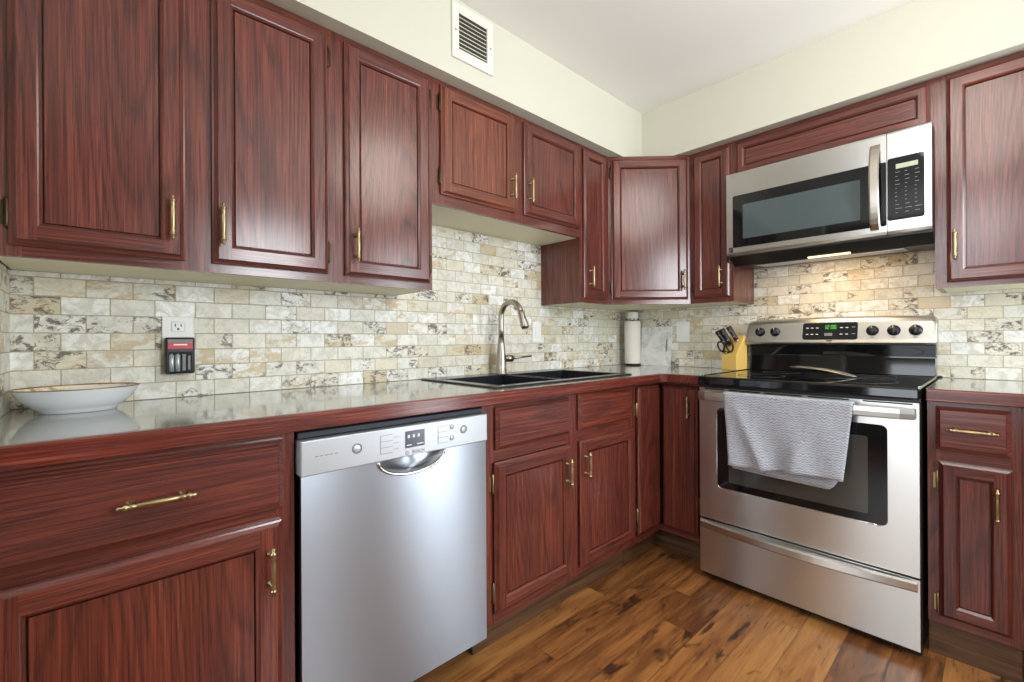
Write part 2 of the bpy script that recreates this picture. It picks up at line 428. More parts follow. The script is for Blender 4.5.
# tiled backsplashes belong to their walls
def splash(mapx, boxes, parent):
    b = MB()
    for (x0, x1, y0, y1, z0, z1) in boxes:
        t = bmesh.new(); bmesh.ops.create_cube(t, size=1.0)
        for v in t.verts: v.co = Vector((x0 + (v.co.x + .5) * (x1 - x0), y0 + (v.co.y + .5) * (y1 - y0), z0 + (v.co.z + .5) * (z1 - z0)))
        b.addbm(t, mapx, 'tile')
    return b.build('backsplash', parent)
Z0 = 0.9145; TF = .034
splash(lambda p: (p[1] + 40.02, p[0] + 3, p[2] - Z0), [(0, TF, -2.885, -1.768, Z0, 1.2785), (0, TF, -1.768, -.874, Z0, 1.6115), (0, TF, -.874, 0, Z0, 1.2785)], wl)
splash(lambda p: (p[0] + 80.05, p[1] + 7, p[2] - Z0), [(TF, .858, -TF, 0, Z0, 1.2785), (.858, 1.612, -TF, 0, .922, 1.47), (1.612, 2.6, -TF, 0, Z0, 1.2785)], wb)
splash(lambda p: (p[0] + 20.03, p[1] + 5, p[2] - Z0), [(TF, .70, -2.885, -2.877, Z0, 1.2785)], ws)
# soffit above the wall cabinets
SD, SZ = 0.372, 2.096
MB().box(0, SD, -2.885, 0, SZ, HC, 'wall').build('soffit', wl)
MB().box(SD, XR, -SD, 0, SZ, HC, 'wall').build('soffit', wb)
struct(MB().box(XR - .015, XR, YF, -0.68, 0, .09, 'white', bev=.003).build('baseboard_right'))

# ------------------------------------------------------------------ cabinet joinery
def pull(parent, c, axis, out, L=0.112, mat='brass'):
    """bar pull: c = centre on the door face, axis 'z' or 'x' (door frame), posts stand off along -y"""
    mb = MB(out); so = 0.026; h = L / 2
    pf = [(.002, -h), (.0052, -h + .003), (.003, -h + .008), (.0078, -h + .012), (.0078, -h + .015), (.0045, -h + .018), (.0072, -h + .022), (.0045, -h + .027), (.0058, -h + .034),
          (.0064, 0)]
    pf = pf + [(r, -z) for r, z in reversed(pf[:-1])]
    mb.lathe(pf, (c[0], c[1] - so, c[2]), axis, 12, mat)
    for sgn in (-1, 1):
        d = sgn * (h - .022)
        p = (c[0] + (d if axis == 'x' else 0), c[1], c[2] + (d if axis == 'z' else 0))
        mb.lathe([(.0075, 0), (.0075, -.002), (.0035, -.005), (.0035, -so)], p, 'y', 10, mat)
    o = mb.build('handle', parent); o['label'] = 'antique brass bar pull'; return o
def hinge(parent, x, y, z, out, s, mat='bronze'):
    """exposed butterfly-leaf hinge on the frame beside a door edge; s = +1 when the frame leaf lies towards +x"""
    mb = MB(out)
    mb.box(min(x, x + s * .011), max(x, x + s * .011), y - .0022, y, z - .026, z + .026, mat, bev=.0008)
    mb.lathe([(.001, -.036), (.003, -.032), (.0045, -.029), (.0045, .029), (.003, .032), (.001, .036)], (x, y - .006, z), 'z', 10, mat)
    return mb.build('hinge', parent)
def frame_door(root, out, u0, u1, z0, z1, sw=0.055, t=0.020, hside=None, hz=None, hinge_side=None, name='door', tone=None, hx=None, hinge_z=(.07, .07), pax='z'):
    mb = MB(out)
    prof = [(0.0, .0005), (0.0, .010), (.004, .0115), (.010, .0165), (.013, t)]
    inn = [(sw - .011, t), (sw - .008, t - .0015), (sw - .003, t - .0065), (sw - .0022, .0025)]
    L, R, B, T_ = gv('z'), gv('z'), gv('x'), gv('x')
    def ring(o, h): return [(u0 + o, -h, z0 + o), (u1 - o, -h, z0 + o), (u1 - o, -h, z1 - o), (u0 + o, -h, z1 - o)]
    def band(p, q):
        for i in range(len(p) - 1):
            pass
    def strip(lst):
        for (o1, h1), (o2, h2) in zip(lst[:-1], lst[1:]):
            a, b = ring(o1, h1), ring(o2, h2)
            for k, g in ((0, B), (1, R), (2, T_), (3, L)):
                k2 = (k + 1) % 4
                mb.faces([a[k], a[k2], b[k2], b[k]], [[0, 1, 2, 3]], g, 'wood')
    strip(prof); strip(inn)
    o, s2 = .013, sw - .011
    def quad(x0, x1, a0, a1, g): mb.faces([(x0, -t, a0), (x1, -t, a0), (x1, -t, a1), (x0, -t, a1)], [[0, 1, 2, 3]], g, 'wood')
    quad(u0 + o, u0 + s2, z0 + o, z1 - o, L); quad(u1 - s2, u1 - o, z0 + o, z1 - o, R)
    quad(u0 + s2, u1 - s2, z0 + o, z0 + s2, B); quad(u0 + s2, u1 - s2, z1 - s2, z1 - o, T_)
    a = ring(0, .0005); mb.faces(a, [[3, 2, 1, 0]], L, 'wood')
    d = mb.build(name, root)
    pn = MB(out).box(u0 + sw + .0006, u1 - sw - .0006, -(t - .0085), -.0012, z0 + sw + .0006, z1 - sw - .0006, 'wood', pax).build('panel', d)
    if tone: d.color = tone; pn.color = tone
    if hside is not None:
        x = hx if hx is not None else ((u0 + .030) if hside < 0 else (u1 - .030))
        pull(d, (x, -t, hz), 'z', out)
    if hinge_side:
        x = u0 - .003 if hinge_side < 0 else u1 + .003
        for z in (z0 + hinge_z[0], z1 - hinge_z[1]): hinge(d, x, -.0, z, out, hinge_side, 'brass' if z0 < 1 else 'bronze')
    return d
def slab_front(root, out, u0, u1, z0, z1, name='drawer', t=.020, pullL=None, tone=None):
    mb = MB(out); g = gv('x')
    prof = [(0, .0005), (0, .010), (.004, .012), (.011, .0165), (.013, t)]
    rings = []
    for o, h in prof: rings.append([(u0 + o, -h, z0 + o), (u1 - o, -h, z0 + o), (u1 - o, -h, z1 - o), (u0 + o, -h, z1 - o)])
    for a, b in zip(rings[:-1], rings[1:]):
        for k in range(4):
            k2 = (k + 1) % 4; mb.faces([a[k], a[k2], b[k2], b[k]], [[0, 1, 2, 3]], g, 'wood')
    mb.faces(rings[-1], [[0, 1, 2, 3]], g, 'wood'); mb.faces(rings[0], [[3, 2, 1, 0]], g, 'wood')
    d = mb.build(name, root)
    if tone: d.color = tone
    if pullL: pull(d, ((u0 + u1) / 2, -t, (z0 + z1) / 2), 'x', out, pullL)
    return d
def face_frame(root, out, stiles, rails, z0, z1, t=.019, gap=None):
    mb = MB(out)
    for a, b in stiles: mb.box(a, b, 0, t, z0, z1, 'wood', 'z')
    for (a0, a1), (b0, b1) in zip(stiles[:-1], stiles[1:]):
        for r0, r1 in rails: mb.box(a1, b0, 0, t, r0, r1, 'wood', 'x')
    return mb.build('face_frame', root)
def carcass(root, W_, D, z0, z1, bottom=None, top=True, ends=(True, True), name='body'):
    """side panels, back and floor; front plane at y=-D+.019 (behind the face frame)"""
    yf = -D + .0192; mb = MB(); e = .0005
    zi = z0 if bottom is None else bottom + .0005
    mb.box(e, .017, yf, -.0345, z0 if ends[0] else zi, z1, 'wood', 'z'); mb.box(W_ - .017, W_ - e, yf, -.0345, z0 if ends[1] else zi, z1, 'wood', 'z')
    mb.box(.0175, W_ - .0175, -.016, -.0095, zi, z1, 'wood', 'z')
    if top: mb.box(.0175, W_ - .0175, yf, -.0165, z1 - .012, z1, 'wood', 'x')
    o = mb.build(name, root)
    if bottom is not None:
        MB().box(.0175 if ends[0] else 0, W_ - (.0175 if ends[1] else 0), yf, -.0085, bottom - .012, bottom, 'cream', 'x').build('bottom_panel', root)['label'] = 'cream painted underside'
    return o
def front_M(D): return Matrix.Translation((0, -D, 0))
RL = PI / 2
UD = 0.315      # wall cabinet depth to the face frame

def wall_cab(label, loc, rz, W_, zb, zt, stiles, doors, D=UD, group=None, bot=None, ends=(False, False)):
    root = thing('wall_cabinet', label, 'cabinet', loc, rz, group)
    carcass(root, W_, D, zb, zt, bottom=(bot if bot is not None else zb + .0125), ends=ends)
    O = front_M(D)
    face_frame(root, O, stiles, [(zb, zb + .045), (zt - .045, zt)], zb, zt)
    for d in doors: frame_door(root, O, **d)
    return root
ZB, ZT = 1.279, 2.094
GU = 'oak wall cabinets'
def yl(a, y): return y - a
y0 = -2.874
wall_cab('red oak double wall cabinet above the outlet and porcelain bowl', (0, y0, 0), RL, .736, ZB, ZT,
         [(0, .042), (.318, .415), (.690, .736)],
         [dict(u0=.023, u1=.336, z0=1.303, z1=2.070, hside=1, hz=1.405, hinge_side=-1), dict(u0=.396, u1=.708, z0=1.303, z1=2.070, hside=-1, hz=1.407, hinge_side=1, hx=.416)], group=GU)
y0 = -2.1375
wall_cab('red oak single-door wall cabinet left of the air vent, over the dishwasher', (0, y0, 0), RL, .3665, ZB, ZT,
         [(0, .045), (.335, .3665)], [dict(u0=.027, u1=.351, z0=1.303, z1=2.072, hside=-1, hz=1.402, hinge_side=1)], group=GU, ends=(False, True))
y0 = -1.7705
WARM_CAST = (1.35, 1.5, 1.0, 1)  # warm light cast painted into the wood tint of the left door below
wall_cab('short red oak wall cabinet over the sink and faucet', (0, y0, 0), RL, .8935, 1.612, ZT,
         [(0, .052), (.408, .500), (.860, .8935)],
         [dict(u0=.036, u1=.426, z0=1.652, z1=2.075, hside=1, hz=1.755, hinge_side=-1, hx=.398, tone=WARM_CAST), dict(u0=.482, u1=.880, z0=1.653, z1=2.077, hside=-1, hz=1.760, hx=.504)], group=GU)
y0 = -.8765
wall_cab('narrow red oak wall cabinet left of the angled corner cabinet', (0, y0, 0), RL, .246, ZB, ZT,
         [(0, .030), (.205, .246)], [dict(u0=.017, u1=.214, z0=1.303, z1=2.075, sw=.050, hside=-1, hz=1.410, hx=.054, hinge_side=1)], group=GU, ends=(True, False))
# angled corner wall cabinet
root = thing('corner_wall_cabinet', 'angled red oak corner wall cabinet above the paper towel roll', 'cabinet', (0, 0, 0), 0, GU)
mb = MB()
A, Bp = (UD - .001, -.629), (.629, -UD + .001)
mb.prism([(.009, -.009), (.009, -.629), (.018 + .009, -.629), (.027, -.027), (.628, -.027), (.628, -.009)], ZB + .013, ZT, 'xy', 'wood')
mb.box(.028, UD - .02, -.629, -.612, ZB + .013, ZT, 'wood'); mb.box(.612, .629, -UD + .02, -.028, ZB + .013, ZT, 'wood')
mb.prism([(.028, -.028), (.028, -.610), (UD - .015, -.610), (.610, -UD + .015), (.610, -.028)], ZT - .014, ZT - .002, 'xy', 'wood')
mb.build('body', root)
MB().prism([(.028, -.028), (.028, -.610), (UD - .015, -.610), (.610, -UD + .015), (.610, -.028)], ZB + .0005, ZB + .0125, 'xy', 'cream').build('bottom_panel', root)['label'] = 'cream painted underside'
O = Matrix.Translation((UD - .001, -.630, 0)) @ Matrix.Rotation(PI / 4, 4, 'Z')
LW = math.hypot(.629 - UD + .001, .629 - UD + .001)
face_frame(root, O, [(0, .035), (LW - .035, LW)], [(ZB, ZB + .045), (ZT - .045, ZT)], ZB, ZT)
frame_door(root, O, .016, LW - .016, 1.303, 2.075, hside=1, hz=1.407, hinge_side=-1)
wall_cab('narrow red oak wall cabinet between the corner cabinet and the microwave', (.6305, 0, 0), 0, .2275, ZB, ZT,
         [(0, .035), (.192, .2275)], [dict(u0=.021, u1=.214, z0=1.303, z1=2.075, sw=.050, hside=1, hz=1.410, hx=.172, hinge_side=-1)], group=GU, ends=(False, True))
wall_cab('low wide red oak cabinet above the microwave', (.8585, 0, 0), 0, .7515, 1.9055, ZT,
         [(0, .022), (.735, .7515)], [dict(u0=.016, u1=.742, z0=1.912, z1=2.078, sw=.046, pax='x')], group=GU)
wall_cab('tall red oak wall cabinet right of the microwave', (1.6105, 0, 0), 0, .50, ZB, ZT,
         [(0, .045), (.450, .50)], [dict(u0=.033, u1=.465, z0=1.297, z1=2.075, hside=-1, hz=1.437, hx=.056, hinge_side=1)], group=GU, ends=(True, False))

# ------------------------------------------------------------------ base cabinets
BD = 0.600; BZ = 0.872; KZ = 0.115
GB = 'oak base cabinets'
def base_root(label, loc, rz, W_, stiles, rails, zb=KZ, kick_in=.058):
    root = thing('base_cabinet', label, 'cabinet', loc, rz, GB)
    carcass(root, W_, BD, zb, BZ, top=False)
    O = front_M(BD)
    face_frame(root, O, stiles, rails, zb, BZ)
    MB().box(0.001, W_ - .001, -BD + kick_in, -BD + kick_in + .015, 0.001, zb - .001, 'kick', 'x').build('toe_kick', root)
    return root, O
y0 = -2.8845
r, O = base_root('left red oak base cabinet with one wide drawer over a door', (0, y0, 0), RL, .529, [(0, .040), (.488, .529)], [(KZ, .16), (.65, .70), (.85, BZ)])
slab_front(r, O, .022, .502, .690, .855, pullL=.128)
frame_door(r, O, .022, .498, .140, .662, sw=.060, hside=1, hz=.557, hx=.470, hinge_side=-1)
y0 = -1.763
r, O = base_root('red oak sink base cabinet with two false drawer fronts and two doors', (0, y0, 0), RL, .913, [(0, .052), (.432, .502), (.880, .913)], [(KZ, .16), (.67, .72), (.855, BZ)])
slab_front(r, O, .052, .440, .712, .858, name='false_front')
slab_front(r, O, .497, .886, .714, .863, name='false_front', tone=(1.15, 1.1, .95, 1))
frame_door(r, O, .045, .452, .152, .668, hside=1, hz=.565, hx=.413, hinge_side=-1, hinge_z=(.072, .072))
frame_door(r, O, .506, .906, .150, .671, hside=-1, hz=.572, hx=.530)
# corner cabinet with a folding two-leaf door
root = thing('corner_base_cabinet', 'red oak corner base cabinet with a folding door between sink and stove', 'cabinet', (0, 0, 0), 0, GB)
mb = MB()
mb.box(.0095, .59, -.848, -.832, KZ, BZ, 'wood'); mb.box(.823, .839, -.59, -.0095, KZ, BZ, 'wood')
mb.box(.0095, .02, -.831, -.0205, KZ, BZ, 'wood'); mb.box(.0095, .822, -.02, -.0095, KZ, BZ, 'wood')
mb.build('body', root)
mb = MB()
mb.box(.581, .600, -.849, -.826, KZ, BZ, 'wood'); mb.box(.806, .8395, -.600, -.581, KZ, BZ, 'wood')
mb.box(.581, .600, -.826, -.581, BZ - .014, BZ, 'wood', 'y'); mb.box(.600, .806, -.600, -.581, BZ - .014, BZ, 'wood', 'x')
mb.box(.581, .600, -.826, -.581, KZ, KZ + .03, 'wood', 'y'); mb.box(.600, .806, -.600, -.581, KZ, KZ + .03, 'wood', 'x')
mb.build('face_frame', root)
mb = MB(); mb.box(.527, .542, -.849, -.527, .001, KZ - .001, 'kick', 'y'); mb.box(.527, .839, -.542, -.527, .001, KZ - .001, 'kick', 'x'); mb.build('toe_kick', root)
Ol = Matrix.Translation((.600, 0, 0)) @ Matrix.Rotation(PI / 2, 4, 'Z')
lf = slab_front(root, Ol, -.820, -.6225, .155, .857, name='door', t=.020)
lf2 = slab_front(root, front_M(.600), .6225, .802, .145, .855, name='door', t=.020)
for d_ in (lf, lf2):
    for p in d_.data.polygons: pass
    at = d_.data.attributes['grain'].data
    for a_ in at: a_.vector = (a_.vector[2], a_.vector[1], a_.vector[0])
for z in (.245, .750): hinge(lf, -.8235, 0, z, Ol, -1, 'brass')
MB().box(.6165, .6215, -.6215, -.6165, .160, .850, 'bronze').build('piano_hinge', lf)
pull(lf2, (.768, -.020, .756), 'z', front_M(.600))
r, O = base_root('red oak base cabinet right of the stove, drawer over narrow door', (1.6085, 0, 0), 0, .2165, [(0, .030), (.192, .2165)], [(KZ, .15), (.655, .715), (.85, BZ)], kick_in=.012)
slab_front(r, O, .021, .196, .708, .856, pullL=.122, tone=(1.05, .95, .95, 1))
frame_door(r, O, .028, .198, .143, .670, sw=.052, hside=1, hz=.557, hx=.164, hinge_side=-1, tone=(.85, .78, .85, 1), hinge_z=(.04, .07))
r, O = base_root('red oak base cabinet at the far right edge, mostly cut off', (1.8260, 0, 0), 0, .45, [(0, .030), (.42, .45)], [(KZ, .15), (.655, .715), (.85, BZ)], kick_in=.012)
slab_front(r, O, .020, .430, .708, .856, pullL=.122)
frame_door(r, O, .020, .430, .143, .670, sw=.055, hside=-1, hz=.557)

# ------------------------------------------------------------------ countertops
CT, CB, CX = .914, .873, .638
SX0, SX1, SY0, SY1 = .062, .552, -1.650, -.808          # hole for the sink
g0 = gv('z', (3, 3, 3)); mbk = lambda: MB()
ct = thing('countertop', 'long L-shaped slate grey laminate countertop with red oak edge and inset sink', 'countertop', (0, 0, CB))
mb = MB(Matrix.Translation((0, 0, -CB)))
def cslab(x0, x1, y0, y1): mb.box(x0, x1, y0, y1, CB, CT, 'counter', 'z', off=(3, 3, 3))
FX = CX - .020
cslab(.0005, FX, -2.884, SY0); cslab(.0005, SX0, SY0, SY1); cslab(SX1, FX, SY0, SY1); cslab(.0005, FX, SY1, -.0005); cslab(FX, .8435, -FX, -.0005)
mb.build('slab', ct)
mb = MB(Matrix.Translation((0, 0, -CB)))
mb.prism([(FX + .0005, -2.884), (CX, -2.884), (CX, -CX - .022), (CX + .022, -CX), (.8435, -CX), (.8435, -FX - .0005), (FX + .0005, -FX - .0005)], CB - .001, CT, 'xy', 'edge', 'y', bev=.003)
mb.build('edge_strip', ct)['label'] = 'red oak front edge'
ct2 = thing('countertop', 'short slate grey countertop with red oak edge right of the stove', 'countertop', (1.6075, 0, CB))
mb = MB(Matrix.Translation((-1.6075, 0, -CB))); mb.box(1.6075, 2.30, -FX, -.0085, CB, CT, 'counter', 'z', off=(5, 5, 5)); mb.build('slab', ct2)
mb = MB(Matrix.Translation((-1.6075, 0, -CB))); mb.box(1.6075, 2.30, -CX, -FX - .0005, CB - .001, CT, 'edge', 'x', bev=.003); mb.build('edge_strip', ct2)['label'] = 'red oak front edge'

# ------------------------------------------------------------------ sink and faucet
sk = thing('sink', 'black composite double-bowl drop-in sink set in the countertop', 'sink', (0, 0, CT))
T = Matrix.Translation((0, 0, -CT)); mb = MB(T)
ox0, ox1, oy0, oy1 = .050, .566, -1.664, -.794
D_ = -1.262
bowls = [(.155, .528, -1.622, D_ - .016), (.155, .528, D_ + .016, -.836)]
zr = CT + .0065
def ringbox(x0, x1, y0, y1, z0, z1): mb.box(x0, x1, y0, y1, z0, z1, 'sink', bev=.004, seg=2)
ringbox(ox0, .155, oy0, oy1, CT + .0005, zr); ringbox(.528, ox1, oy0, oy1, CT + .0005, zr)
ringbox(.155, .528, oy0, -1.622, CT + .0005, zr); ringbox(.155, .528, -.836, oy1, CT + .0005, zr)
mb.build('rim', sk)
for (x0, x1, a0, a1) in bowls:
    b = MB(T); w = .007; zb = CT - .20
    b.box(x0, x0 + w, a0, a1, zb, CT + .006, 'sink'); b.box(x1 - w, x1, a0, a1, zb, CT + .006, 'sink')
    b.box(x0 + w, x1 - w, a0, a0 + w, zb, CT + .006, 'sink'); b.box(x0 + w, x1 - w, a1 - w, a1, zb, CT + .006, 'sink')
    b.box(x0 + w, x1 - w, a0 + w, a1 - w, zb, zb + .008, 'sink')
    o = b.build('bowl', sk)
    q = MB(T); q.lathe([(.045, 0), (.045, .004), (.036, .005), (.030, .001), (.001, .001)], ((x0 + x1) / 2, (a0 + a1) / 2, zb + .0085), 'z', 24, 'chrome'); q.build('drain', o)
b = MB(T); b.box(.162, .521, D_ - .0155, D_ + .0155, CT - .07, CT - .012, 'sink', bev=.005, seg=2); b.build('divider', sk)

FXP, FYP, FZ = .112, -1.245, CT + .0068
fc = thing('faucet', 'brushed nickel gooseneck pull-down faucet behind the black sink', 'faucet', (FXP, FYP, FZ))
b = MB(); b.lathe([(.030, 0), (.030, .004), (.027, .008), (.0245, .05), (.0215, .10), (.0175, .145), (.0145, .175)], (0, 0, 0), 'z', 24, 'nickel'); b.build('base', fc)
b = MB(); R_ = .071
path = [(0, 0, .17), (0, 0, .22), (0, 0, .270)]
for k in range(1, 19):
    a = PI - k * (PI * 0.90) / 18
    path.append((R_ + R_ * math.cos(a), 0, .278 + R_ * math.sin(a)))
b.tube(path, .0135, 16, 'nickel'); b.build('spout', fc)
e = Vector(path[-1]); dn = (Vector(path[-1]) - Vector(path[-2])).normalized()
b = MB(); b.tube([e - dn * .004, e + dn * .01, e + dn * .03, e + dn * .075, e + dn * .086], [.0145, .0165, .0165, .0195, .017], 16, 'nickel')
b.box(e.x + dn.x * .03 + .008, e.x + dn.x * .03 + .0195, -.007, .007, e.z + dn.z * .04 - .012, e.z + dn.z * .04 + .012, 'black', bev=.003)
b.build('spray_head', fc)
b = MB(); dv = Vector((.35, .94, 0)).normalized()
b.tube([dv * .022 + Vector((0, 0, .075)), dv * .06 + Vector((0, 0, .075))], .0175, 16, 'nickel')
b.tube([dv * .058 + Vector((0, 0, .075)), dv * .085 + Vector((0, 0, .079)), dv * .165 + Vector((0, 0, .084))], [.009, .0065, .0042], 10, 'nickel')
b.build('lever', fc)

# ------------------------------------------------------------------ dishwasher
DW0, DWW = -2.351, .585
dw = thing('dishwasher', 'stainless steel dishwasher with silver control strip under the countertop', 'dishwasher', (0, DW0, 0), RL)
b = MB(); b.box(.004, DWW - .004, -.585, -.03, .10, .862, 'matte_black'); b.build('tub', dw)
b = MB(); b.box(.006, DWW - .006, -.5, -.485, .004, .098, 'matte_black'); b.build('toe_panel', dw)
b = MB(); b.box(.002, DWW - .002, -.610, -.5855, .846, .864, 'dark_gap', bev=.003); b.build('top_seal', dw)
# door skin with the arched grip recess
cxh, hw, hd = .311, .108, .050
ZP, ZD0 = .757, .105
arc = [(cxh + hw * math.cos(a), ZP - hd * math.sin(a)) for a in [PI * k / 24 for k in range(25)]]   # right to left under the strip
arc = [(x, min(z, ZP)) for x, z in arc]
b = MB()
b.prism([(.003, ZD0), (DWW - .003, ZD0), (DWW - .003, ZP)] + arc + [(.003, ZP)], -.628, -.5865, 'xz', 'steel_dw', 'x')
b.build('door', dw)
b = MB(); b.prism([(.001, ZP + .001), (DWW - .001, ZP + .001), (DWW - .001, .845), (.001, .845)], -.634, -.5865, 'xz', 'steel_panel', 'x', bev=.003)
for x0, x1 in ((.206, .243), (.392, .428)):
    for k in range(4): b.box(x0, x1, -.6342 - .0005, -.6342, .778 + k * .0165, .7792 + k * .0165, 'grey_legend')
    b.box(x0, x0 + .0012, -.6342 - .0005, -.6342, .778, .828, 'grey_legend')
for k in range(3): b.box(.246, .262, -.6342 - .0005, -.6342, .786 + k * .0165, .7872 + k * .0165, 'grey_legend')
for k in range(5): b.box(.034 + k * .012, .043 + k * .012 - (k % 2) * .002, -.6342 - .0005, -.6342, .8025, .8045, 'grey_legend')
cp = b.build('control_panel', dw)
b = MB()
vs, fs = [], []
for i, (k, y) in enumerate(((1.0, -.626), (.86, -.612), (.55, -.600), (.2, -.594))):
    for (x, z) in arc: vs.append((cxh + (x - cxh) * (k if i else 1), y, ZP - (ZP - z) * k))
n = len(arc)
for i in range(3):
    for j in range(n - 1): fs.append([i * n + j, i * n + j + 1, (i + 1) * n + j + 1, (i + 1) * n + j])
b.faces(vs, fs, gv('x'), 'steel_dw', True)
b.build('grip_recess', dw)
b = MB(); b.tube([(x, -.630, z) for x, z in arc], .0045, 8, 'chrome'); b.build('grip_lip', dw)
Pf = -.6342
b = MB()
b.box(.282, .346, Pf - .0006, Pf, .782, .830, 'blue_lcd', bev=.0003); b.build('display', cp)
b = MB()
for i in range(3): b.box(.290 + i * .016, .297 + i * .016, Pf - .0010, Pf - .0006, .810, .819, 'legend')
b.box(.287, .303, Pf - .0010, Pf - .0006, .7885, .7915, 'legend'); b.box(.320, .341, Pf - .0010, Pf - .0006, .7885, .7915, 'legend')
b.build('readout', cp)
def dw_btn(x, z, r):
    q = MB(); q.lathe([(r, 0), (r, -.0012), (r * .78, -.0012), (r * .78, -.0006)], (x, Pf, z), 'y', 20, 'grey_legend', cap=False)
    q.lathe([(r * .74, 0), (r * .74, -.0014), (r * .66, -.0018)], (x, Pf, z), 'y', 20, 'steel_panel'); q.build('button', cp)
dw_btn(.141, .806, .0135); dw_btn(.487, .808, .0125); dw_btn(.442, .822, .0075); dw_btn(.442, .788, .0075)
text_mesh('BOSCH', .0125, 'logo_lettering', 'blue_lcd', cp, Matrix.Translation((.325, Pf, .7685)) @ FRONT)
q = MB(); q.lathe([(.0058, 0), (.0058, -.0006), (.0045, -.0006), (.0045, -.0002)], (.288, Pf, .7685), 'y', 18, 'grey_legend', cap=False)
q.box(.2855, .2905, Pf - .0006, Pf, .7678, .7692, 'grey_legend'); q.build('logo_emblem', cp)

# ------------------------------------------------------------------ electric range
R0, RW = .8455, .7545
rg = thing('stove', 'freestanding stainless steel electric stove with black glass cooktop', 'stove', (R0, 0, 0))
b = MB(); b.box(.003, RW - .003, -.655, -.025, .006, .882, 'black', bev=.002); b.build('body', rg)
b = MB()
b.box(0, RW, -.705, -.03, .879, .919, 'glass_black', bev=.007, seg=3, smooth=False)
ctp = b.build('cooktop', rg)
for x in (.001, RW - .010): MB().box(x, x + .009, -.66, -.05, .9192, .9225, 'chrome', bev=.001).build('side_trim', ctp)
for (x, y, r) in ((.20, -.50, .095), (.56, -.50, .115), (.20, -.22, .08), (.56, -.22, .08)):
    b = MB(); b.lathe([(r, 0), (r, .0006), (r - .003, .0006), (r - .003, 0)], (x, y, .9191), 'z', 48, 'ring', cap=False); b.build('burner_ring', ctp)
# backguard
b = MB(); b.prism([(-.03, .88), (-.085, .9195), (-.072, 1.0), (-.078, 1.056), (-.012, 1.056), (-.012, .88)], .004, RW - .004, 'yz', 'glass_black', 'x', bev=.003); b.build('backguard', rg)
b = MB()
prf = [(-.012, 1.0565), (-.118, 1.0565), (-.123, 1.066), (-.117, 1.080), (-.095, 1.166), (-.088, 1.180), (-.074, 1.189), (-.050, 1.192), (-.012, 1.190)]
N = 40; vs, fs = [], []
for i in range(N + 1):
    u = i / N; u = (.03 * i / 10 if i <= 10 else (1 - .03 * (N - i) / 10 if i >= N - 10 else .03 + .94 * (i - 10) / (N - 20))); x = u * RW
    ed = min(u, 1 - u) * RW
    drop = 0.0 if ed > .02 else .018 * (1 - math.sqrt(max(0, 1 - (1 - ed / .02) ** 2)))
    arch = -.010 * (2 * u - 1) ** 2
    for (y, z) in prf: vs.append((x, y, z + ((drop * -1 + arch) * max(0, (z - 1.07) / .12))))
m_ = len(prf)
for i in range(N):
    for k in range(m_): fs.append([i * m_ + k, i * m_ + (k + 1) % m_, (i + 1) * m_ + (k + 1) % m_, (i + 1) * m_ + k])
fs.append(list(range(m_))[::-1]); fs.append([N * m_ + k for k in range(m_)])
b.faces(vs, fs, gv('x'), 'steel_soft'); cpn = b.build('control_panel', rg)
sl = math.atan2(.022, .086)                    # lean of the panel face
PX = Matrix.Translation((0, -.106, 1.1225)) @ Matrix.Rotation(-sl, 4, 'X')    # local frame on the panel face, -y outward
def panel(name): return MB(PX), name
for x in (.068, .140, .540, .615, .688):
    b = MB(PX); b.lathe([(.0235, 0), (.0235, -.004), (.0205, -.007), (.0195, -.020), (.017, -.023), (.001, -.023)], (x, 0, -.003), 'y', 24, 'black')
    b.box(x - .0045, x + .0045, -.031, -.021, -.022, .016, 'black', bev=.002)
    kb = b.build('knob', cpn)
    b = MB(PX); b.box(x - .0012, x + .0012, -.0316, -.0311, .002, .015, 'legend'); b.build('pointer_mark', kb)
    b = MB(PX); b.box(x - .006, x + .006, -.0008, 0, -.036, -.033, 'grey_legend'); b.build('knob_legend', cpn)
b = MB(PX)
cx0, cx1 = .264, .486
def rrect(x0, x1, z0, z1, r, n=5):
    pts = []
    for (cx_, cz_, a0) in ((x1 - r, z0 + r, -PI / 2), (x1 - r, z1 - r, 0), (x0 + r, z1 - r, PI / 2), (x0 + r, z0 + r, PI)):
        for k in range(n + 1):
            a = a0 + PI / 2 * k / n; pts.append((cx_ + r * math.cos(a), cz_ + r * math.sin(a)))
    return pts
b.prism(rrect(cx0, cx1, -.044, .040, .010), -.0025, 0.001, 'xz', 'glass_black')
for (x, n_) in ((.278, 3), (.418, 2)):
    for i in range(n_):
        for z in (.012, -.020): b.box(x + i * .021, x + i * .021 + .011, -.0031, -.0025, z, z + .004, 'legend')
b.box(.464, .477, -.0031, -.0025, .014, .018, 'grey_legend'); b.box(.464, .477, -.0031, -.0025, -.018, -.014, 'grey_legend'); b.box(.356, .388, -.0031, -.0025, -.026, -.012, 'grey_legend')
dsp = b.build('display_panel', cpn)
b = MB(PX)
def seven(b, x, z, w, h, d, mat, y=-.0032):
    segs = {'a': (0, w, h - .0016, h), 'd': (0, w, 0, .0016), 'g': (0, w, h / 2 - .0008, h / 2 + .0008), 'f': (0, .0018, h / 2, h), 'e': (0, .0018, 0, h / 2), 'b': (w - .0018, w, h / 2, h), 'c': (w - .0018, w, 0, h / 2)}
    for s_ in {'1': 'bc', '2': 'abged', '6': 'afgedc', '0': 'abcdef', '8': 'abcdefg', '5': 'afgcd'}[d]:
        q = segs[s_]; b.box(x + q[0], x + q[1], y, y + .0006, z + q[2], z + q[3], mat)
for k, d in enumerate('1206'): seven(b, .352 + k * .0125 + (.004 if k > 1 else 0), .008, .0095, .019, d, 'green')
b.build('clock_digits', dsp)
b = MB(PX); b.box(.365, .387, -.0016, 0, -.0655, -.0475, 'black'); lg = b.build('badge', cpn)
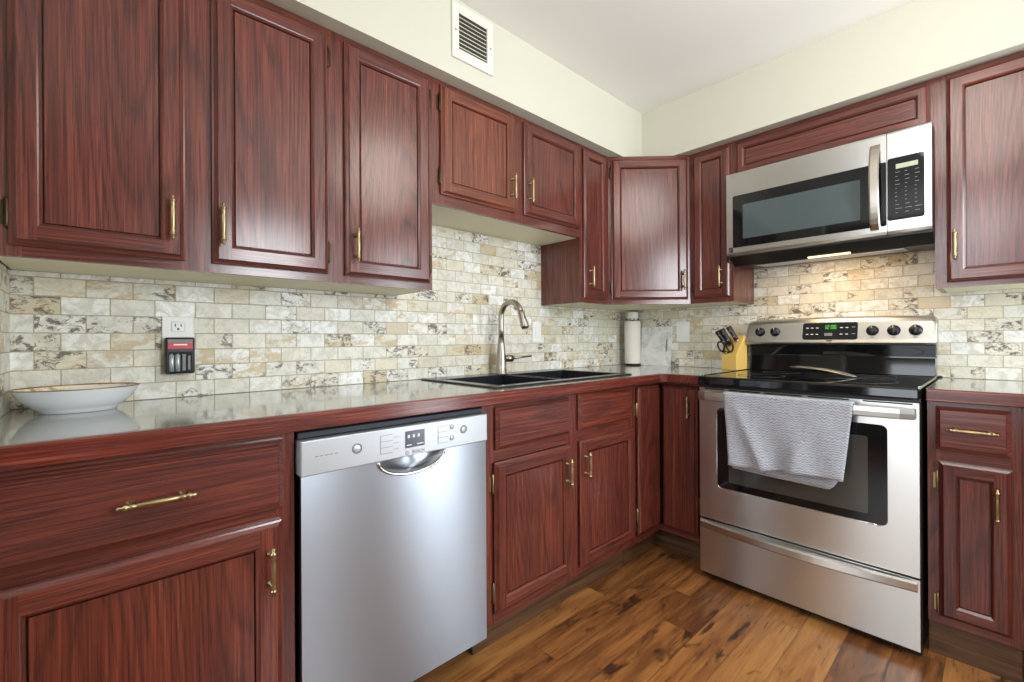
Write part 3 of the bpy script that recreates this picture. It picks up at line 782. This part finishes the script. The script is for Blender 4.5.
b = MB(PX); b.box(.368, .384, -.0020, -.0016, -.0545, -.0535, 'grey_legend'); b.box(.368, .372, -.0020, -.0016, -.062, -.055, 'grey_legend'); b.build('badge_mark', lg)
# oven door
YD = -.690
wx0, wx1, wz0, wz1 = .083, .668, .430, .783
b = MB()
b.box(.004, RW - .004, YD + .012, -.6555, .281, .867, 'black')
outer = [(.004, .281), (RW - .004, .281), (RW - .004, .867), (.004, .867)]
def bow(x): return -.004 * (1 - ((x - RW / 2) / (RW / 2)) ** 2)
# steel skin around the window, built in columns so that the front bows slightly
def skin(b, x0, x1, z0, z1, n, mat, y=YD, th=.0115):
    for i in range(n):
        a0, a1 = x0 + (x1 - x0) * i / n, x0 + (x1 - x0) * (i + 1) / n
        p = [(a0, y + bow(a0), z0), (a1, y + bow(a1), z0), (a1, y + bow(a1), z1), (a0, y + bow(a0), z1),
             (a0, y + th, z0), (a1, y + th, z0), (a1, y + th, z1), (a0, y + th, z1)]
        f = [[0, 1, 2, 3], [4, 5, 1, 0], [3, 2, 6, 7]]
        if i == 0: f.append([4, 0, 3, 7])
        if i == n - 1: f.append([1, 5, 6, 2])
        b.faces(p, f, gv('x', (0, 0, 0)), mat)
skin(b, .004, RW - .004, .281, .867, 24, 'steel')
dr = b.build('oven_door', rg)
def rskin(b, x0, x1, z0, z1, r, y, mat, n=14, th=.004):
    xs = [x0 + r * (1 - math.cos(PI / 2 * k / 6)) for k in range(7)]
    xs = xs + [x0 + r + (x1 - x0 - 2 * r) * k / n for k in range(1, n)] + [x1 - (x - x0) for x in reversed(xs)]
    def dz(x):
        e_ = min(x - x0, x1 - x)
        return 0.0 if e_ >= r else r - math.sqrt(max(0.0, r * r - (r - e_) ** 2))
    vs, fs = [], []
    for x in xs:
        d = dz(x)
        for yy in (y, y + th): vs += [(x, yy + bow(x), z0 + d), (x, yy + bow(x), z1 - d)]
    for i in range(len(xs) - 1):
        p, q = i * 4, i * 4 + 4
        fs += [[p, q, q + 1, p + 1], [p + 2, p + 3, q + 3, q + 2], [p, p + 2, q + 2, q], [p + 1, q + 1, q + 3, p + 3]]
    m0 = (len(xs) - 1) * 4; fs += [[0, 1, 3, 2], [m0, m0 + 2, m0 + 3, m0 + 1]]
    b.faces(vs, fs, gv('x', (0, 0, 0)), mat)
b = MB(); rskin(b, wx0, wx1, wz0, wz1, .020, YD - .0022, 'glass_black'); b.build('window_border', dr)
b = MB(); rskin(b, .133, .614, .462, .738, .008, YD - .0028, 'window_glass', th=.0006); b.build('window_pane', dr)
b = MB()
pth = [(wx0 - .0008, wz1 - .03)] + [(wx0 + .020 - .0208 * math.cos(PI / 2 * k / 5), wz0 + .020 - .0208 * math.sin(PI / 2 * k / 5)) for k in range(6)] + [(wx0 + .03 + (wx1 - wx0 - .05) * k / 12, wz0 - .0008) for k in range(13)]
b.tube([(x, YD - .0012 + bow(x), z) for x, z in pth], .0022, 6, 'chrome'); b.build('window_trim', dr)
b = MB()
for (x0, x1) in ((.03, .115), (.135, .26), (.275, .41), (.43, .56), (.60, .735)): b.box(x0, x1, YD - .0045, YD - .001, .8605, .8655, 'matte_black')
b.build('vent_slots', dr)
b = MB()
N = 20; vs, fs = [], []
for i in range(N + 1):
    u = i / N; x = .012 + u * (RW - .024); o_ = -.722 - .022 * math.sin(PI * u) ** .35 if 0 < u < 1 else -.716
    for (dy, z) in ((-.002, .815), (-.006, .818), (-.0068, .834), (-.006, .850), (-.002, .853), (.010, .850), (.010, .818)): vs.append((x, o_ + dy, z))
for i in range(N):
    for k in range(7): fs.append([i * 7 + k, i * 7 + (k + 1) % 7, (i + 1) * 7 + (k + 1) % 7, (i + 1) * 7 + k])
fs += [list(range(7))[::-1], [N * 7 + k for k in range(7)]]
b.faces(vs, fs, gv('x', (0, 0, 0)), 'steel_soft', False)
for x in (.018, RW - .040): b.box(x, x + .022, -.716, YD - .001, .820, .849, 'steel', bev=.002)
b.build('handle', dr)
# storage drawer
b = MB(); b.box(.004, RW - .004, YD + .012, -.6555, .034, .274, 'black'); skin(b, .004, RW - .004, .034, .274, 20, 'steel'); dw_ = b.build('drawer', rg)
b = MB(); vs, fs = [], []
for i in range(N + 1):
    u = i / N; x = .010 + u * (RW - .020); o_ = YD - .006 - .034 * math.sin(PI * u)
    for (y, z) in ((YD - .0035, .272), (o_, .270), (o_ - .006, .263), (o_ - .006, .240), (o_, .234), (YD - .0035, .240)): vs.append((x, y, z))
for i in range(N):
    for k in range(6): fs.append([i * 6 + k, i * 6 + (k + 1) % 6, (i + 1) * 6 + (k + 1) % 6, (i + 1) * 6 + k])
fs += [list(range(6))[::-1], [N * 6 + k for k in range(6)]]
b.faces(vs, fs, gv('x', (0, 0, 0)), 'steel'); b.build('handle', dw_)
b = MB()
for x in (.04, RW - .07):
    for y in (-.62, -.08): b.lathe([(.015, .0005), (.015, .008)], (x, y, 0), 'z', 12, 'black')
b.build('levelling_feet', rg)

# dish towel over the oven handle
tw = MB(); nu, x0t, x1t = 46, .985, 1.432
def towel_pt(u, s_):
    """u 0..1 across, s_ metres along the cloth: negative behind the bar, positive in front"""
    hx = x0t - .003 + (x1t - x0t) * u
    uu = (hx - (R0 + .012)) / (RW - .024); yb = -.722 - .022 * math.sin(PI * uu) ** .35
    r = .0125; yc = yb - .0; ztop = .8585
    wave = .006 * math.sin(u * 9 + 1.0) + .005 * math.sin(u * 19 - s_ * 16)
    if s_ >= .014:
        k = min(1.0, (s_ - .014) / .27)
        x = hx + (.026 * (1 - u) - .028 * u) * k
        y = yb - .0135 - .004 - (wave + .006) * k * 1.0
        y += -.016 * k * math.exp(-((u - .05 - .28 * k) / .05) ** 2) - .012 * k * math.exp(-((u - .80 + .22 * k) / .06) ** 2) - .006 * k * math.exp(-((u - .62) / .1) ** 2)
        return (x, y, ztop - (s_ - .012) - .004 * math.sin(u * 7) * k)
    if s_ <= -.014:
        k = min(1.0, (-s_ - .014) / .27)
        x = hx + (.030 * (1 - u) - .046 * u) * k
        y = min(yb + .0135, YD - .0075) if k < .1 else min(yb + .0135 - .012 * min(1, (k - .1) * 2), YD - .0085) - .001
        return (x, y, ztop - (-s_ - .012))
    a = (s_ / .014) * PI / 2
    yy = yb - .0015 - .016 * math.sin(a) if s_ >= 0 else yb - .0015 + .015 * math.sin(-a)
    return (hx, yy, ztop + .001 * math.cos(a) - .002 * (1 - math.cos(a)))
svals = [-(.014 + .318 * (i / 16)) for i in range(16, -1, -1)] + [-.009, -.004, 0, .004, .009] + [.014 + .285 * (i / 30) for i in range(31)]
vs = []; uvs = []
for j, s_ in enumerate(svals):
    for i in range(nu + 1):
        u = i / nu; e_ = s_
        if s_ > .014: e_ = .014 + (s_ - .014) * (1.04 - .07 * u)
        if s_ < -.014: e_ = -(.014 + (-s_ - .014) * (.99 + .03 * u - (.13 * max(0, (u - .90) / .10) ** 2)))
        vs.append(towel_pt(u, e_)); uvs.append((u * .45 + 7, 0.3, -s_ + 5))
nv = nu + 1; fs = []
for j in range(len(svals) - 1):
    for i in range(nu): fs.append([j * nv + i, j * nv + i + 1, (j + 1) * nv + i + 1, (j + 1) * nv + i])
lut = {v: u for v, u in zip(vs, uvs)}
tw.faces(vs, fs, lambda p: lut[tuple(p)], 'towel', True)
to = tw.build('dish_towel')
md = to.modifiers.new('thick', 'SOLIDIFY'); md.thickness = .0042; md.offset = 0
tag(to, 'grey scallop-patterned terry towel hanging over the oven door handle', 'towel')

# spoon rest on the cooktop
sp = MB(); nL, nW = 28, 11; vs, fs = [], []
for i in range(nL + 1):
    u = i / nL
    hwid = (.030 + .012 * u) * math.sqrt(max(0.0, 1 - max(0, (u - .55) / .45) ** 2)) + .0010
    zc = .0145 * (1 - max(0.0, (u - .30) / .70) ** 2)
    for k in range(nW):
        v = -1 + 2 * k / (nW - 1)
        x = -.125 + .25 * u + (.022 * (1 - abs(v)) * (1 - u / .12) if u < .12 else 0)
        vs.append((x, hwid * v, .0016 + zc + .019 * abs(v) ** 2.0 * (1 - u ** 1.5)))
for i in range(nL):
    for k in range(nW - 1): fs.append([i * nW + k, i * nW + k + 1, (i + 1) * nW + k + 1, (i + 1) * nW + k])
sp.faces(vs, fs, gv('x'), 'steel_soft', True)
so = sp.build('spoon_rest'); md = so.modifiers.new('thick', 'SOLIDIFY'); md.thickness = .0025; md.offset = 1
so.location = (1.245, -.33, .9222); so.rotation_euler = (0, 0, math.radians(-8))
tag(so, 'polished steel spoon rest lying on the black cooktop', 'spoon rest')

# ------------------------------------------------------------------ microwave
mw = thing('microwave', 'over-the-range stainless steel microwave with dark window', 'microwave', (.8575, 0, 1.455))
T = Matrix.Translation((0, 0, -1.455)); MW = .752
b = MB(T); b.prism([(-.010, 1.47), (-.30, 1.455), (-.372, 1.492), (-.372, 1.903), (-.010, 1.903)], 0.0005, MW - .0005, 'yz', 'black', 'x'); b.build('body', mw)
b = MB(T); b.prism([(-.372, 1.497), (-.398, 1.500), (-.402, 1.510), (-.402, 1.893), (-.397, 1.901), (-.3725, 1.903)], 0.001, .6195, 'yz', 'steel', 'x'); md_ = b.build('door', mw)
b = MB(T); b.prism([(-.372, 1.497), (-.398, 1.500), (-.402, 1.510), (-.402, 1.893), (-.397, 1.901), (-.3725, 1.903)], .6215, MW - .001, 'yz', 'steel', 'x'); mc = b.build('control_panel', mw)
Ym = -.402
b = MB(T); b.prism(rrect(.031, .6185, 1.533, 1.787, .006), Ym - .0012, Ym + .001, 'xz', 'glass_black'); b.build('window_border', md_)
b = MB(T); b.prism(rrect(.078, .535, 1.572, 1.738, .004), Ym - .0018, Ym - .0010, 'xz', 'micro_glass'); b.build('window_pane', md_)
b = MB(T); N = 16; vs, fs = [], []
for i in range(N + 1):
    u = i / N; z = 1.520 + u * .340; o_ = Ym - .004 - .040 * math.sin(PI * u) ** .7 if 0 < u < 1 else Ym - .003
    for (x, dy) in ((.568, 0), (.570, -.008), (.575, -.010), (.598, -.010), (.602, -.006), (.598, .004), (.572, .004)): vs.append((x, o_ + dy, z))
for i in range(N):
    for k in range(7): fs.append([i * 7 + k, i * 7 + (k + 1) % 7, (i + 1) * 7 + (k + 1) % 7, (i + 1) * 7 + k])
fs += [list(range(7))[::-1], [N * 7 + k for k in range(7)]]
b.faces(vs, fs, gv('x'), 'nickel', False); b.build('handle', md_)
b = MB(T); b.box(.012, .032, Ym - .0012, Ym + .001, 1.512, 1.536, 'black'); bd = b.build('badge', md_)
b = MB(T); b.box(.015, .029, Ym - .0016, Ym - .0012, 1.526, 1.5275, 'grey_legend'); b.box(.015, .019, Ym - .0016, Ym - .0012, 1.516, 1.525, 'grey_legend'); b.build('badge_mark', bd)
b = MB(T); b.prism(rrect(.6225, .731, 1.550, 1.795, .008), Ym - .0014, Ym + .001, 'xz', 'glass_black')
for rw in range(11):
    z = 1.735 - rw * .0158
    for c_ in range(3):
        x = .646 + c_ * .029
        wv = (.014, .007, .012)[(rw + c_) % 3]
        if rw in (4, 5, 6, 7): wv = .005
        if rw == 9: wv = .020
        b.box(x, x + wv, Ym - .0018, Ym - .0014, z, z + (.0022 if rw != 6 else .003), 'grey_legend')
kp = b.build('keypad', mc)
b = MB(T); b.box(.648, .713, Ym - .0019, Ym - .0014, 1.750, 1.768, 'lcd'); b.build('display', kp)
b = MB(T); b.prism([(-.150, 1.4605), (-.285, 1.4535), (-.285, 1.4515), (-.150, 1.4585)], .10, .66, 'yz', 'steel_panel'); b.build('grease_filter', mw)
b = MB(T); b.prism([(-.300, 1.4545), (-.312, 1.4605), (-.313, 1.4585), (-.301, 1.4525)], .325, .485, 'yz', 'lamp'); b.build('cooktop_lamp', mw)
area('microwave_task_lamp', (.8575 + .40, -.27, 1.440), (.8575 + .40, -.10, .9), .30, .06, 1.25, (1.0, .68, .36))

# ------------------------------------------------------------------ vent, plates, counter things
vt = thing('air_vent', 'white louvred air vent grille on the soffit near the ceiling', 'vent', (SD, -1.717, 2.166), RL)
b = MB(); w_, h_ = .204, .212
b.box(0, .032, -.008, -.0005, 0, h_, 'vent_white', bev=.002); b.box(w_ - .032, w_, -.008, -.0005, 0, h_, 'vent_white', bev=.002)
b.box(.032, w_ - .032, -.008, -.0005, 0, .040, 'vent_white', bev=.002); b.box(.032, w_ - .032, -.008, -.0005, h_ - .032, h_, 'vent_white', bev=.002)
for (x, z) in ((.016, h_ / 2), (w_ - .016, h_ / 2)): b.lathe([(.004, -.008), (.003, -.0095), (.001, -.010)], (x, 0, z), 'y', 10, 'grey_legend')
b.build('frame', vt)
MB().box(.033, w_ - .033, -.0025, -.001, .041, h_ - .033, 'vent_dark').build('backing', vt)
for k in range(9):
    z = .045 + k * (h_ - .082) / 8.0
    MB().prism([(-.0075, z), (-.0025, z + .006), (-.0025, z + .0075), (-.0075, z + .0015)], .033, w_ - .033, 'yz', 'vent_white').build('slat', vt)

def plate(name, label, cat, loc, rz, w_, h_, kind_):
    r = thing(name, label, cat, loc, rz)
    b = MB(); b.box(0, w_, -.006, -.0002, 0, h_, 'white', bev=.002, seg=2); b.build('cover_plate', r)
    if kind_ == 'switch':
        b = MB(); b.box(w_ / 2 - .0165, w_ / 2 + .0165, -.009, -.0062, h_ / 2 - .033, h_ / 2 + .033, 'white', bev=.0015); b.build('rocker', r)
    if kind_ == 'outlet':
        for zc in (h_ * .73, h_ * .29):
            b = MB(); b.box(w_ / 2 - .017, w_ / 2 + .017, -.0085, -.0062, zc - .016, zc + .016, 'white', bev=.003)
            f = b.build('receptacle', r)
            b = MB(); b.box(w_ / 2 - .0085, w_ / 2 - .006, -.0090, -.0086, zc, zc + .009, 'matte_black'); b.box(w_ / 2 + .006, w_ / 2 + .0085, -.0090, -.0086, zc, zc + .008, 'matte_black')
            b.lathe([(.003, -.0086), (.003, -.009)], (w_ / 2, 0, zc - .007), 'y', 10, 'matte_black'); b.build('slots', f)
    return r
plate('wall_outlet', 'white wall outlet behind the black battery charger', 'outlet', (TF + .0002, -2.564, 1.050), RL, .080, .117, 'outlet')
plate('wall_switch', 'white rocker switch plate on the tile right of the faucet', 'switch', (TF + .0002, -.950, 1.073), RL, .068, .113, 'switch')
plate('wall_switch', 'white rocker switch plate between cutting board and knife block', 'switch', (.404, -TF - .0002, 1.067), 0, .085, .125, 'switch')
# battery charger plugged into the lower receptacle
ch = thing('battery_charger', 'black battery charger with red label plugged into the outlet', 'charger', (TF + .0095, -2.559, .990), RL)
b = MB(); b.box(0, .074, -.028, 0, 0, .112, 'black', bev=.005, seg=2); b.build('body', ch)
b = MB(); b.box(.006, .068, -.0292, -.0281, .077, .106, 'charge_red', bev=.0004); lb = b.build('red_label', ch); lb['label'] = 'red printed label'
b = MB(); b.box(.006, .068, -.0294, -.0290, .096, .106, 'grey_legend'); b.build('label_band', lb)
b = MB(); b.box(.020, .054, -.0298, -.0292, .0875, .0915, 'white'); b.build('label_mark', lb)
b = MB(); b.box(.007, .067, -.0286, -.0278, .005, .068, 'matte_black'); b.build('battery_bay', ch)
for k in range(2):
    b = MB(); b.lathe([(.0065, .008), (.0065, .058), (.003, .059), (.003, .062)], (.015 + k * .0150, -.0290, 0), 'z', 14, 'batt')
    tag(b.build('battery', ch), 'silver battery in the charger')
b = MB(); b.box(.042, .050, -.0290, -.0286, .010, .060, 'grey_legend'); b.box(.056, .062, -.0290, -.0286, .012, .055, 'grey_legend'); b.build('empty_slots', ch)
b = MB(); b.box(.030, .044, .0005, .0070, .070, .095, 'black'); b.build('plug', ch)

# porcelain bowl
bw = thing('bowl', 'shallow oval white porcelain bowl with gold rim at the left counter end', 'bowl', (.175, -2.745, CT + .0005))
def oval(prof, mat, name, sx, sy):
    b = MB(); b.lathe(prof, (0, 0, 0), 'z', 56, mat, cap=False, sx=sx, sy=sy); return b.build(name, bw)
oval([(.001, .006), (.066, .006), (.068, .0), (.074, .0), (.074, .006), (.086, .013), (.105, .032), (.118, .054), (.121, .0585)], 'porcelain', 'outside', .80, 1.0)
oval([(.121, .0585), (.119, .0575), (.104, .040), (.080, .020), (.05, .0125), (.001, .0115)], 'bowl_in', 'inside', .80, 1.0)
oval([(.1195, .0578), (.1225, .0590), (.1230, .0605), (.1195, .0610), (.1182, .0590), (.1195, .0578)], 'gold', 'gold_rim', .80, 1.0)

# paper towel on holder
pt = thing('paper_towel_holder', 'upright paper towel holder with white top cap in the corner', 'holder', (.130, -.102, CT + .0005))
b = MB(); b.lathe([(.050, 0), (.053, .004), (.049, .008), (.008, .010), (.007, .30), (.001, .30)], (0, 0, 0), 'z', 28, 'bronze'); b.build('stand', pt)
b = MB(); b.lathe([(.012, .296), (.030, .297), (.036, .302), (.038, .320), (.038, .345), (.034, .350), (.001, .351)], (0, 0, 0), 'z', 28, 'white'); tc = b.build('top_cap', pt)
b = MB()
for k in range(9):
    a = 2 * PI * k / 9; b.box(0.0365 * math.cos(a) - .005, 0.0365 * math.cos(a) + .005, 0.0365 * math.sin(a) - .005, 0.0365 * math.sin(a) + .005, .300, .306, 'matte_black', bev=.001)
b.build('cap_notches', tc)
b = MB(); b.lathe([(.020, .011), (.0495, .011), (.051, .014), (.051, .287), (.0495, .290), (.020, .290)], (0, 0, 0), 'z', 36, 'paper', cap=False)
b.lathe([(.020, .290), (.020, .011)], (0, 0, 0), 'z', 20, 'block', cap=False)
ro = b.build('paper_towel_roll'); ro.location = (.130, -.102, CT + .0005)
tag(ro, 'white paper towel roll standing on its holder in the corner', 'paper towel')

# cutting board leaning on the back wall
cb = thing('cutting_board', 'white marble cutting board leaning on the tile beside the paper towels', 'cutting board', (.160, -.066, CT + .0005))
cb.rotation_euler = (math.radians(-6.5), 0, 0)
b = MB()
bx0, bx1, bh, sx_, sz0, sz1 = 0, .214, .252, .178, .092, .170
# board outline with a slot, built as four slabs around the slot
for q in ((bx0, sx_, 0, bh), (sx_ + .011, bx1, 0, bh), (sx_, sx_ + .011, 0, sz0), (sx_, sx_ + .011, sz1, bh)): b.box(q[0], q[1], 0, .013, q[2], q[3], 'marble', off=(1, 1, 1))
b.build('board', cb)
MB().box(sx_ + .0005, sx_ + .0105, .004, .012, sz0 + .0005, sz1 - .0005, 'grey_legend').build('grip_slot', cb)['label'] = 'dark grip slot'

# knife block
KP, KR = Vector((.786, -.130, CT + .0005)), math.radians(-14)
kb = thing('knife_block', 'pale wooden knife block left of the stove', 'knife block', KP, KR)
b = MB()
b.prism([(-.045, 0), (-.045, .082), (.026, .190), (.048, .178), (.048, 0)], -.046, .046, 'yz', 'block', 'z', bev=.003); b.build('block', kb)
ndir = Vector((0, -.108, .071)).normalized()
sd = Vector((0, .071, .108)).normalized()
def knife(xk, s_, L, mat, label, lean):
    r = thing('kitchen_knife', label, 'knife', KP, KR, 'kitchen knives in the block')
    q = MB(); up_ = (Vector((lean, -.30, .9))).normalized()
    a = Vector((xk, -.045, .082)) + sd * s_ + ndir * .0025
    q.tube([a, a + up_ * .012], .008, 10, 'steel', flat=.8); q.build('bolster', r)
    q = MB()
    p = [a + up_ * .012, a + up_ * .03, a + up_ * (L * .6), a + up_ * L, a + up_ * (L + .006)]
    q.tube(p, [.0125, .0115, .0125, .0150, .011], 12, mat, flat=.8); q.build('handle', r)
    q = MB()
    for f_ in (.35, .75): q.lathe([(.0025, -.0135), (.0025, .0135)], tuple(a + up_ * (L * f_)), 'y', 8, 'steel')
    q.build('rivets', r)
    return r
knife(-.026, .050, .098, 'black', 'black kitchen knife standing leftmost in the knife block', -.42)
knife(.000, .058, .102, 'black', 'black kitchen knife in the middle of the knife block', -.42)
knife(.024, .086, .090, 'darkwood', 'dark brown-handled kitchen knife at the right of the knife block', -.42)
sc = thing('scissors', 'kitchen scissors with black loop handles in the knife block', 'scissors', KP, KR)
a = Vector((-.014, -.045, .082)) + sd * .014 + ndir * .004
for sg in (-1, 1):
    q = MB(); ring = []
    c0 = a + Vector((sg * .0265, -.012, .032)); ax2 = Vector((0, -.25, .97)).normalized()
    for k in range(25):
        t_ = 2 * PI * k / 24
        ring.append(c0 + Vector((math.cos(t_) * .019 * (1 - .25 * math.sin(t_) * -1), 0, 0)) + ax2 * (math.sin(t_) * .028))
    q.tube(ring, .0048, 8, 'black', cap=False)
    q.tube([c0 - ax2 * .027 - Vector((sg * .006, 0, 0)), a + Vector((sg * .004, 0, 0))], [.0055, .0065], 8, 'black')
    q.build('handle_loop', sc)
q = MB(); q.lathe([(.006, -.004), (.006, .004)], tuple(a + Vector((0, -.006, -.002))), 'y', 12, 'steel'); q.build('pivot', sc)
